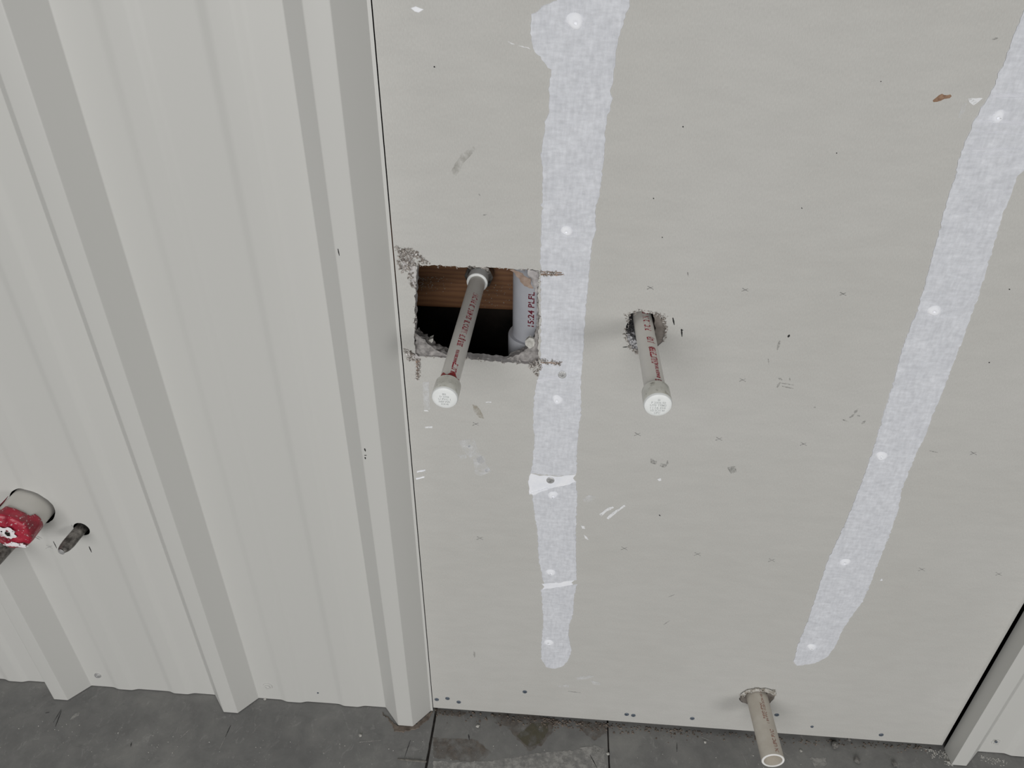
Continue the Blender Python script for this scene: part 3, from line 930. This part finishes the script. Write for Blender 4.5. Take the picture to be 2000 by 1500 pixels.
# ------------------------------------------------------------------ capped supply pipes
def capped_pipe(label, inner, outer, letters, cap_lines, dirt_seed, r=.01065, rc=.0139):
    d = (outer - inner)
    L = d.length
    d.normalize()
    root = empty('capped_pvc_pipe', inner, label, 'pipe')
    lathe('pipe_body', [(0, r - .0028), (0, r), (L - .020, r), (L - .020, r - .0028)], inner, d, M_PVC, root)
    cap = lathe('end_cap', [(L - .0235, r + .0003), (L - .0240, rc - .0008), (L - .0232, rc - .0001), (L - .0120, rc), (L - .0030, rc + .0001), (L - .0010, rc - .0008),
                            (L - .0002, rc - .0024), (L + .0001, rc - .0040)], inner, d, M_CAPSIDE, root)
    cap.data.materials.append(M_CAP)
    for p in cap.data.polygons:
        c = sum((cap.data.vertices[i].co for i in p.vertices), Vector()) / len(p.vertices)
        if c.dot(d) > L - .0032: p.material_index = 1  # end face gets the lighter, lit tone
    rx = Vector((1, 0, 0)); rx = (rx - d * rx.dot(d)).normalized()
    up = rx.cross(d)
    if up.z < 0: up = -up
    vs, fs = [], []
    for (t, w, z) in cap_lines:
        a, b_ = text_flat(t, inner + d * (L + .0001) + up * z, rx, up, d, w, .0024, M_EMBOSS, cap)
        fs += [tuple(i + len(vs) for i in f) for f in b_]
        vs += a
    mesh_obj('embossed_lettering', vs, fs, M_EMBOSS, cap)
    # grime on the side of the cap
    rng = random.Random(dirt_seed)
    n = 14
    dv, df = [], []
    for i in range(n + 1):
        for j in range(5):
            t = math.radians(-70 + 140 * i / n)
            s = L - .0225 + .0185 * j / 4
            dv.append(inner + d * s + (up * math.cos(t) + rx * math.sin(t)) * (rc + .0004))
    for i in range(n):
        for j in range(4):
            df.append((i * 5 + j, (i + 1) * 5 + j, (i + 1) * 5 + j + 1, i * 5 + j + 1))
    mesh_obj('grime', dv, df, M_DIRT, cap, smooth=True)
    for (t, s0, s1, h, ang) in letters:
        # s measured inwards from the outer end
        text_on_pipe(t, outer, -d, r, s0, s1, h, ang, M_RED_INK, root)
    return root, inner, d, L, rx, up

p1_in, p1_out = dep(933, 548, .952), dep(868, 779, .760)
root1, a1, d1, L1, rx1, up1 = capped_pipe(
    'white capped pipe angled out of the square opening', p1_in, p1_out,
    [('CHARLOTTE', .023, .049, .0062, 22), ('\u25a0 MANUFACTURED IN THE USA', .049, .074, .0034, 14),
     ('355 PSI @ 73F', .082, .104, .0068, 16), ('IN ASTM D-1785', .108, .134, .0068, 20),
     ('SCH 40 PVC 1120', .138, .170, .0070, 24), ('PW DWV', .174, .198, .0070, 28)],
    [('80', .004, .0062), ('D 2306', .010, .0030), ('U PVC 1', .013, -.0004), ('NSF PW', .012, -.0038), ('SCH 40', .008, -.0070)], 3)
# purple-red primer smear where the cap is glued
n = 18
pv, pf = [], []
for i in range(n + 1):
    for j in range(4):
        t = math.radians(-60 + 135 * i / n)
        s = L1 - .0235 - (.0075 + .003 * math.sin(i * .7)) * j / 3
        pv.append(a1 + d1 * s + (up1 * math.cos(t) + rx1 * math.sin(t)) * (.01065 + .0003))
for i in range(n):
    for j in range(3):
        pf.append((i * 4 + j, (i + 1) * 4 + j, (i + 1) * 4 + j + 1, i * 4 + j + 1))
mesh_obj('primer_smear', pv, pf, M_PRIMER, root1, smooth=True)
# fitting the first pipe screws into
lathe('adapter_ring', [(-.012, .0108), (-.012, .0135), (.0055, .0137), (.0062, .0130), (.0062, .0109)], a1, d1, M_CAP, root1)
nut = lathe('hex_nut', [(-.030, .012), (-.030, .0185), (-.010, .0190), (-.0085, .0165), (-.0085, .0137)], a1, d1, M_STUB, root1, n=8)
lathe('threaded_elbow', [(-.062, .010), (-.062, .0150), (-.030, .0155), (-.030, .010)], a1, d1, M_STUB, root1)

p2_in, p2_out = on_y(1257, 634, 0.0), dep(1285.5, 793, .712)
dd2 = (p2_out - p2_in).normalized()
root2, a2, d2, L2, rx2, up2 = capped_pipe(
    'white capped pipe sticking out of the round hole in the middle of the board', p2_in - dd2 * .12, p2_out,
    [('355', .0245, .0300, .0070, 12), ('\u25a0 MADE IN THE USA', .033, .058, .0036, 16), ('CHARLOTTE', .057, .075, .0072, 10), ('PIPE\u00ae', .0755, .088, .0072, 10),
     ('(NSF)', .096, .107, .0070, 8), ('PVC 1/2 IN', .120, .150, .0070, 6), ('SCH 40', .155, .175, .0070, 6)],
    [('8', .0025, .0075), ('P 2306 50', .014, .0042), ('U70 TFM2', .016, .0010), ('1116 D4', .015, -.0022), ('1/2 SCH 40', .014, -.0054), ('UPC', .006, -.0085)], 5)

# ------------------------------------------------------------------ open pipe near the floor
p3_in, p3_out = Vector((.5035, .12, .1035)), None
c0 = on_y(1478.5, 1362, 0.0)
p3_out = dep(1510, 1486, 1.092)
dd3 = (p3_out - c0).normalized()
R3 = .0167
a3 = c0 - dd3 * .14
L3 = (p3_out - a3).length
root3 = empty('open_pvc_pipe', a3, 'yellowed open-ended pipe poking out of the board just above the floor', 'pipe')
body3 = lathe('pipe_body', [(0, R3 - .0034), (0, R3), (L3 - .0006, R3), (L3, R3 - .0005), (L3, R3 - .0030), (L3 - .0006, R3 - .0034), (0, R3 - .0034)], a3, dd3, M_PVC_OLD, root3, close=False)
body3.data.materials.append(M_CUT)
for p in body3.data.polygons:
    c = sum((body3.data.vertices[i].co for i in p.vertices), Vector()) / len(p.vertices)
    if c.dot(dd3) > L3 - .0009: p.material_index = 1
for t, s0, s1, h, ang in [('IN UPC PVC', .004, .040, .0060, 14), ('1 IN PVC 1120 SCH 40', .050, .100, .0036, 6), ('NSF-PW', .058, .085, .0030, -8),
                          ('ASTM D1785', .103, .130, .0056, 2)]:
    text_on_pipe(t, p3_out, -dd3, R3, s0, s1, h, ang, M_RED_FADED, root3)

# ------------------------------------------------------------------ drain pipe standing inside the wall
RD = .0300
xd, yd = .0972 + RD, .066
rootd = empty('drain_pipe', (xd, yd, .02), 'pale upright drain pipe with dark red digits behind the square opening', 'pipe')
Z = Vector((0, 0, 1))
zh = on_y(995, 655, yd - .01).z
def upright(name, prof_, mat, parent):
    return lathe(name, prof_, Vector((xd, yd, 0)), Z, mat, parent, n=64)
upright('pipe_body', [(zh - .03, RD - .003), (zh - .03, RD), (1.6, RD), (1.6, RD - .003)], M_DRAIN, rootd)
upright('socket', [(.02, RD - .001), (.02, RD + .0005), (zh - .05, RD + .0005), (zh - .045, RD + .0052), (zh - .002, RD + .0055), (zh, RD + .0045), (zh, RD + .0002)], M_DRAIN, rootd)
# digits read upwards: find the angle that puts them at the photographed column
def drain_text(body, z0, z1, h, th, mat):
    vs, fs = text_mesh(body)
    x0, x1 = min(v.x for v in vs), max(v.x for v in vs)
    out = []
    for v in vs:
        z = z0 + (z1 - z0) * (v.x - x0) / (x1 - x0)
        off = (v.y - .36) / .72 * h
        t = th - off / RD      # t: angle from -Y towards +X ; letter tops to -X
        out.append(Vector((xd + (RD + .0002) * math.sin(t), yd - (RD + .0002) * math.cos(t), z)))
    mesh_obj('printed_lettering', out, fs, mat, rootd)
def solve_angle(px):
    best = None
    for k in range(-80, 81):
        t = math.radians(k)
        P = Vector((xd + RD * math.sin(t), yd - RD * math.cos(t), .775))
        q = P - CAM
        x = 1000 + FPX * q.dot(CR) / q.dot(CF)
        if best is None or abs(x - px) < best[0]: best = (abs(x - px), t)
    return best[1]
th = solve_angle(1037)
yf = yd - RD * math.cos(th)
drain_text('15:24 PLFL', on_y(1037, 638, yf).z, on_y(1041, 570, yf).z, .0075, th, M_DRAIN_INK)
th2 = solve_angle(1048)
0 and drain_text('ASTM D2665', on_y(1046, 638, yf).z, on_y(1048, 562, yf).z, .0050, th2, M_DRAIN_INK)

# timber block across the cavity
yw_ = .150
zb_ = on_y(930, 603, yw_).z
tim = box('timber_block', -.12, .34, yw_, yw_ + .038, zb_, zb_ + .14, M_WOOD, None, .002)
tag(tim, 'horizontal brown pine timber inside the square opening', 'timber')
# speckles of gypsum dust on the timber
rng = random.Random(5)
vs, fs = [], []
for _ in range(150):
    px, py = 818 + abs(rng.gauss(0, 22)), 540 + abs(rng.gauss(0, 14))
    if rng.random() < .25: px, py = rng.uniform(940, 998), rng.uniform(555, 600)
    c = on_y(px, py, yw_)
    if c.z < zb_ + .003: continue
    s = rng.uniform(.0003, .0009)
    i = len(vs)
    vs += [c + Vector((-s, -.0002, -s)), c + Vector((s, -.0002, -s * .6)), c + Vector((s * .3, -.0002, s)), c + Vector((0, -.0012, 0))]
    fs += [(i, i + 1, i + 3), (i + 1, i + 2, i + 3), (i + 2, i, i + 3), (i, i + 2, i + 1)]
o = mesh_obj('gypsum_dust', vs, fs, M_CHIP, tim)
o['kind'] = 'stuff'

# dust-grey anchor block seen inside the round hole, lower left
g = on_y(1236, 665, .02)
box('stud_edge', g.x - .028, g.x + .010, .0160, .13, .55, .7530, M_SPECKLE, wall)
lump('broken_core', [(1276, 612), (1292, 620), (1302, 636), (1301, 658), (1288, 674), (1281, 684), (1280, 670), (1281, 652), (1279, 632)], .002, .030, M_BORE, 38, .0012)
lump('broken_core', [(1221, 648), (1229, 650), (1236, 660), (1247, 668), (1250, 686), (1240, 685), (1228, 674)], .003, .015, M_SPECKLE, 39, .0012)
lump('torn_paper_lip', [(1446, 1357), (1458, 1349), (1478, 1345), (1500, 1346), (1514, 1353), (1516, 1360), (1508, 1356), (1492, 1351), (1474, 1351), (1460, 1354), (1450, 1361)], -.0022, .001, M_TORNPAPER, 40, .0012)
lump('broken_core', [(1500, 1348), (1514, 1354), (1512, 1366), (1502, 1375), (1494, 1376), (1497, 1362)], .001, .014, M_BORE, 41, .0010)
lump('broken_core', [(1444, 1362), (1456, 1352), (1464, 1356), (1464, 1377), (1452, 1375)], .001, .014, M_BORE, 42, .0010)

# ------------------------------------------------------------------ stub pipes on the left
DY = Vector((0, -1, 0))
rs = .0085
roots = empty('metal_stub', Vector((STUB_C[0], 0.05, STUB_C[1])), 'short dirty metal stub pipe with pinched tip, standing free in its own small hole', 'pipe')
s_in = Vector((-.5340, .06, .3915)); s_out = Vector((-.5395, -.0455, .3905))
ds = s_out - s_in; Ls = ds.length
prof_s = [(0, rs - .001), (0, rs)] + [(Ls * k / 12, rs) for k in range(1, 11)] + [(Ls - .009, rs * .99), (Ls - .005, rs * .90), (Ls - .002, rs * .70), (Ls, rs * .42)]
stub = lathe('pipe_body', prof_s, s_in, ds, M_STUB, roots, n=32, jit=.0006)
# pinch the tip flat
dn = ds.normalized()
for v in stub.data.vertices:
    q = v.co + Vector(roots['_o']) - s_in
    s = q.dot(dn)
    k = max(0, (s - (Ls - .014)) / .014)
    cz = (s_in + dn * s).z - roots['_o'][2]
    v.co.z = cz + (v.co.z - cz) * (1 - .45 * k)
tipc = s_out + dn * .0002
lathe('bright_tip', [(0, .0050), (.0006, .0046), (.0008, .0020)], tipc - dn * .0005, dn, M_SCREW_BR, roots, n=20)

s2 = on_y(34, 1046, 0.0)
root_s2 = empty('metal_stub', Vector((s2.x, .04, s2.z)), 'dark metal stub half hidden under the red-wrapped pipe', 'pipe')
lathe('pipe_body', [(0, .0085), (0, .0098)] + [(.012 * k, .0098) for k in range(1, 12)] + [(.140, .0098), (.140, .0080)], Vector((s2.x, .04, s2.z - .0015)), Vector((-.03, -1, 0)), M_STUB, root_s2, n=32, jit=.0006, seed=4)
lpanel_hole_note = None

# large pipe with red wrap
RR = .0300
ar = Vector((RED_C[0] - .001, .06, RED_C[1]))
Lr = .109
rootr = empty('wrapped_pipe', ar, 'thick grey pipe with torn red wrap over its end at the left edge', 'pipe')
lathe('pipe_body', [(0, RR - .004), (0, RR), (Lr - .002, RR), (Lr - .001, RR - .004)], ar, DY, M_PVC, rootr, n=56)
# wrap: sleeve with a torn, uneven inner edge plus a crumpled end closure
n, m = 72, 16
vs, fs = [], []
def torn_start(t):
    # t angle from up (+Z), positive to +X. wrap reaches further back on some sides
    deg = math.degrees(t)
    v = Lr - .014 + .003 * math.sin(t * 2 + .6) + .0008 * noise.noise(Vector((t * 4, 1, 0)))
    if -62 < deg < -36: v -= .024 * min(1, (13 - abs(deg + 49)) / 3)       # strip of tape pulled up
    if -36 < deg < -8: v += .007
    if 60 < deg < 130: v -= .006
    return v
for i in range(n):
    t = -math.pi + 2 * math.pi * i / n
    s0 = torn_start(t)
    for j in range(m):
        k = j / (m - 1)
        if k < .6:
            s = s0 + (Lr + .004 - s0) * (k / .6)
            r = RR + .0011
        else:
            kk = (k - .6) / .4
            s = Lr + .004 + .006 * math.sin(kk * math.pi / 2)
            r = (RR + .0011) * (1 - kk * .93)
        w = noise.noise(Vector((math.sin(t) * 2.2, math.cos(t) * 2.2, s * 70))) * .0016
        r += w; s += w * 1.2 * (k > .55)
        vs.append(ar + DY * s + Vector((math.sin(t) * r, 0, math.cos(t) * r)))
for i in range(n):
    i2 = (i + 1) % n
    for j in range(m - 1):
        fs.append((i * m + j, i2 * m + j, i2 * m + j + 1, i * m + j + 1))
wrap = mesh_obj('red_wrap', vs, fs, M_RED, rootr, smooth=True)
md = wrap.modifiers.new('solidify', 'SOLIDIFY'); md.thickness = .0006; md.offset = 1
# ragged puncture with a white scraped rim on the wrap's end
def blob_on_end(name, cx, cz, rx_, rz_, dy, mat, seed, parent):
    rng = random.Random(seed)
    c = ar + DY * (Lr + dy)
    k = 22
    ph = [rng.uniform(.72, 1.25) for _ in range(k)]
    vs = [c + Vector((cx, 0, cz)) + DY * .0012]
    for i in range(k):
        t = 2 * math.pi * i / k
        vs.append(c + Vector((cx + rx_ * ph[i] * math.cos(t), 0, cz + rz_ * ph[i] * math.sin(t))))
    fs = [(0, 1 + i, 1 + (i + 1) % k) for i in range(k)]
    return mesh_obj(name, vs, fs, mat, parent)
blob_on_end('white_scrape', .004, .006, .015, .011, .0115, M_REDSCRAPE, 3, wrap)
blob_on_end('white_scrape', .006, -.020, .018, .005, .0095, M_REDSCRAPE, 9, wrap)
blob_on_end('puncture', .006, .004, .0042, .0036, .0125, M_HOLEDARK, 4, wrap)  # dark disc painted for the shade of a hole, nothing is cut
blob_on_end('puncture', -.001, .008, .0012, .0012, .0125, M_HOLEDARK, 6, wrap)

# ------------------------------------------------------------------ dirt on the floor
def onfloor(name, pts, mat, th=.0004, step=.004, jit=.0008, seed=1, parent=floor):
    return plate(name, floor_px(pts), 'z', 0.0, th, mat, parent, step, jit, seed)
onfloor('mud_stain', [(745, 1392), (758, 1402), (770, 1428), (788, 1431), (815, 1424), (843, 1398), (846, 1388), (812, 1416), (776, 1419)], M_MUD, .0010, seed=1, step=.003, jit=.0010)
onfloor('mud_stain', [(846, 1384), (900, 1388), (912, 1392), (905, 1400), (880, 1398), (850, 1396)], M_MUDSTAIN, seed=2)
onfloor('mud_stain', [(960, 1392), (1040, 1396), (1085, 1404), (1078, 1430), (1060, 1455), (1035, 1468), (1010, 1445), (990, 1420), (965, 1412)], M_MUDSTAIN, seed=3)
onfloor('olive_stain', [(1008, 1438), (1040, 1412), (1072, 1412), (1070, 1432), (1056, 1452), (1034, 1462)], M_OLIVE, .0006, seed=4)
onfloor('mud_stain', [(1128, 1408), (1182, 1414), (1184, 1432), (1160, 1448), (1146, 1436), (1132, 1424)], M_MUDSTAIN, seed=5)
onfloor('mud_stain', [(845, 1440), (930, 1445), (960, 1470), (940, 1488), (880, 1486), (846, 1480)], M_MUDSTAIN, seed=6)
onfloor('dust_smear', [(846, 1486), (900, 1489), (960, 1486), (1060, 1470), (1180, 1462), (1184, 1510), (846, 1510)], M_FLOORDUST, seed=7)
onfloor('dust_smear', [(1130, 1462), (1160, 1456), (1180, 1462), (1170, 1472), (1150, 1474)], M_FLOORDUST, .0006, seed=8)
onfloor('dust_smear', [(136, 1406), (150, 1392), (158, 1390), (154, 1398), (142, 1406)], M_FLOORDUST, seed=9)
onfloor('dust_smear', [(1580, 1480), (1612, 1480), (1614, 1496), (1590, 1500)], M_FLOORDUST, seed=11)
for a, b_, w, mt in [((120, 1388), (108, 1420), .0009, M_SCRATCH), ((120, 1385), (104, 1412), .0006, M_SCRATCH), ((451, 1416), (440, 1440), .0008, M_SCRATCH), ((440, 1440), (428, 1466), .0009, M_FLOORDUST),
                     ((802, 1445), (790, 1480), .0007, M_SCRATCH), ((915, 1434), (917, 1446), .0012, M_SCRATCH), ((372, 1424), (352, 1442), .0013, M_FLOORDUST), ((348, 1420), (345, 1430), .0010, M_FLOORDUST),
                     ((1152, 1474), (1166, 1500), .0009, M_SCRATCH), ((1369, 1440), (1395, 1450), .0014, M_FLOORDUST), ((1530, 1468), (1540, 1478), .0009, M_FLOORDUST), ((1322, 1470), (1322, 1450), .0007, M_SCRATCH),
                     ((700, 1450), (745, 1446), .0014, M_FLOORDUST), ((257, 1450), (255, 1460), .0010, M_SCRATCH), ((88, 1393), (98, 1391), .0008, M_SCRATCH)]:
    A, B = on_z(*a), on_z(*b_)
    dv = Vector((B.x - A.x, B.y - A.y)); nn = Vector((-dv.y, dv.x)).normalized() * w
    A2, B2 = Vector((A.x, A.y)), Vector((B.x, B.y))
    plate('floor_scratch', [A2 + nn * .4, A2 - nn * .4, (A2 + B2) / 2 - nn, B2 - nn * .3, B2 + nn * .3, (A2 + B2) / 2 + nn], 'z', 0, .0005, mt, floor, 0, 0, 3)

# crumbs of mud along the foot of the board (countless)
def crumbs(name, line, count, smin, smax, mat, seed, dy=.012):
    rng = random.Random(seed)
    vs, fs = [], []
    P = [on_z(*p) for p in line]
    for _ in range(count):
        k = rng.randrange(len(P) - 1)
        c = P[k].lerp(P[k + 1], rng.random()) + Vector((rng.gauss(0, .003), -abs(rng.gauss(0, dy)), 0))
        s = rng.uniform(smin, smax)
        i = len(vs)
        th_ = rng.random() * 6
        for q in range(5):
            t = th_ + q * 2 * math.pi / 5
            r = s * rng.uniform(.6, 1.2)
            vs.append(Vector((c.x + r * math.cos(t), c.y + r * math.sin(t), 0)))
        vs.append(Vector((c.x + rng.uniform(-.3, .3) * s, c.y + rng.uniform(-.3, .3) * s, s * rng.uniform(.4, 1.0))))
        fs += [(i + q, i + (q + 1) % 5, i + 5) for q in range(5)] + [(i + 4, i + 3, i + 2, i + 1, i)]
    o = mesh_obj(name, vs, fs, mat, floor)
    o['kind'] = 'stuff'
crumbs('mud_crumbs', [(850, 1386), (1060, 1402), (1090, 1406), (1185, 1413), (1340, 1425)], 420, .0006, .0026, M_MUD, 1, .008)
crumbs('mud_crumbs', [(1340, 1425), (1500, 1438), (1640, 1446), (1835, 1458)], 200, .0005, .0022, M_MUD, 2, .007)
crumbs('plaster_crumbs', [(1800, 1460), (1842, 1466), (1852, 1490)], 120, .0005, .0018, M_CHIP, 3, .007)
crumbs('plaster_crumbs', [(1912, 1474), (1960, 1484)], 60, .0004, .0013, M_CHIP, 4, .006)
crumbs('plaster_crumbs', [(0, 1400), (500, 1440), (900, 1450), (1700, 1480)], 130, .0004, .0012, M_CHIP, 5, .035)

# single pebbles and chips
def pebble(px, py, r, mat, label, name, cat, seed, flat=.7, group=None):
    c = on_z(px, py)
    bm = bmesh.new()
    bmesh.ops.create_icosphere(bm, subdivisions=2, radius=r)
    for v in bm.verts:
        w = 1 + .45 * noise.noise(v.co / r * 1.3 + Vector((seed, 0, 0)))
        v.co *= w
        v.co.z *= flat
    zmin = min(v.co.z for v in bm.verts)
    for v in bm.verts: v.co.z -= zmin
    me = bpy.data.meshes.new(name)
    bm.to_mesh(me); bm.free()
    me.materials.append(mat)
    o = bpy.data.objects.new(name, me)
    COL.objects.link(o)
    o.location = (c.x, c.y, 0)
    tag(o, label, cat, group)
pebble(1629, 1458, .0056, M_PEBBLE, 'round grey pebble beside the foot of the board, right of the open pipe', 'pebble', 'pebble', 1)
pebble(1673, 1487, .0050, M_PEBBLE, 'grey pebble nearest the camera, between two others right of the open pipe', 'pebble', 'pebble', 2)
pebble(1746, 1494, .0042, M_PEBBLE, 'small dark pebble closest to the right-hand steel sheet', 'pebble', 'pebble', 3)
pebble(1658, 1446, .0032, M_PEBBLE, 'tiny grey pebble tucked under the edge of the board', 'pebble', 'pebble', 4)
pebble(933, 1419, .0028, M_CHIP, 'white plaster chip on the tile below the square opening', 'plaster_chip', 'chip', 5, .5)
pebble(1377, 1450, .0022, M_CHIP, 'white plaster chip left of the open pipe', 'plaster_chip', 'chip', 6, .5)
pebble(704, 1437, .0026, M_CHIP, 'white plaster chip left of the muddy rib foot', 'plaster_chip', 'chip', 7, .5)
pebble(1187, 1473, .0024, M_CHIP, 'white plaster chip lying on the thin tile joint', 'plaster_chip', 'chip', 8, .5)
pebble(1564, 1467, .0022, M_CHIP, 'white plaster chip just right of the open pipe mouth', 'plaster_chip', 'chip', 9, .5)
pebble(1852, 1489, .0024, M_CHIP, 'pale chip against the foot of the right-hand rib', 'plaster_chip', 'chip', 10, .6)
pebble(518, 1366, .0024, M_CHIP, 'pale chip against the left steel sheet between two ribs', 'plaster_chip', 'chip', 11, .6)

# thin sliver lying on the floor by the wide joint
A, B = on_z(776, 1483), on_z(833, 1488)
dv = (B - A); Ls_ = dv.length; dv.normalize()
nn = Vector((-dv.y, dv.x, 0))
vs = []
for t, w, h in [(0, .0006, .0010), (.3, .0013, .0016), (.7, .0014, .0016), (1, .0010, .0014)]:
    c = A + dv * Ls_ * t
    vs += [c - nn * w, c + nn * w, c + nn * w * .7 + Vector((0, 0, h)), c - nn * w * .7 + Vector((0, 0, h))]
fs = [(0, 1, 2, 3), (12, 13, 14, 15)]
for i in range(3):
    for k in range(4):
        fs.append((i * 4 + k, i * 4 + (k + 1) % 4, (i + 1) * 4 + (k + 1) % 4, (i + 1) * 4 + k))
sl = mesh_obj('wood_sliver', vs, fs, M_SILVER)
tag(sl, 'thin grey sliver lying on the floor against the wide tile joint', 'sliver')

for o in bpy.data.objects:
    if '_o' in o: del o['_o']
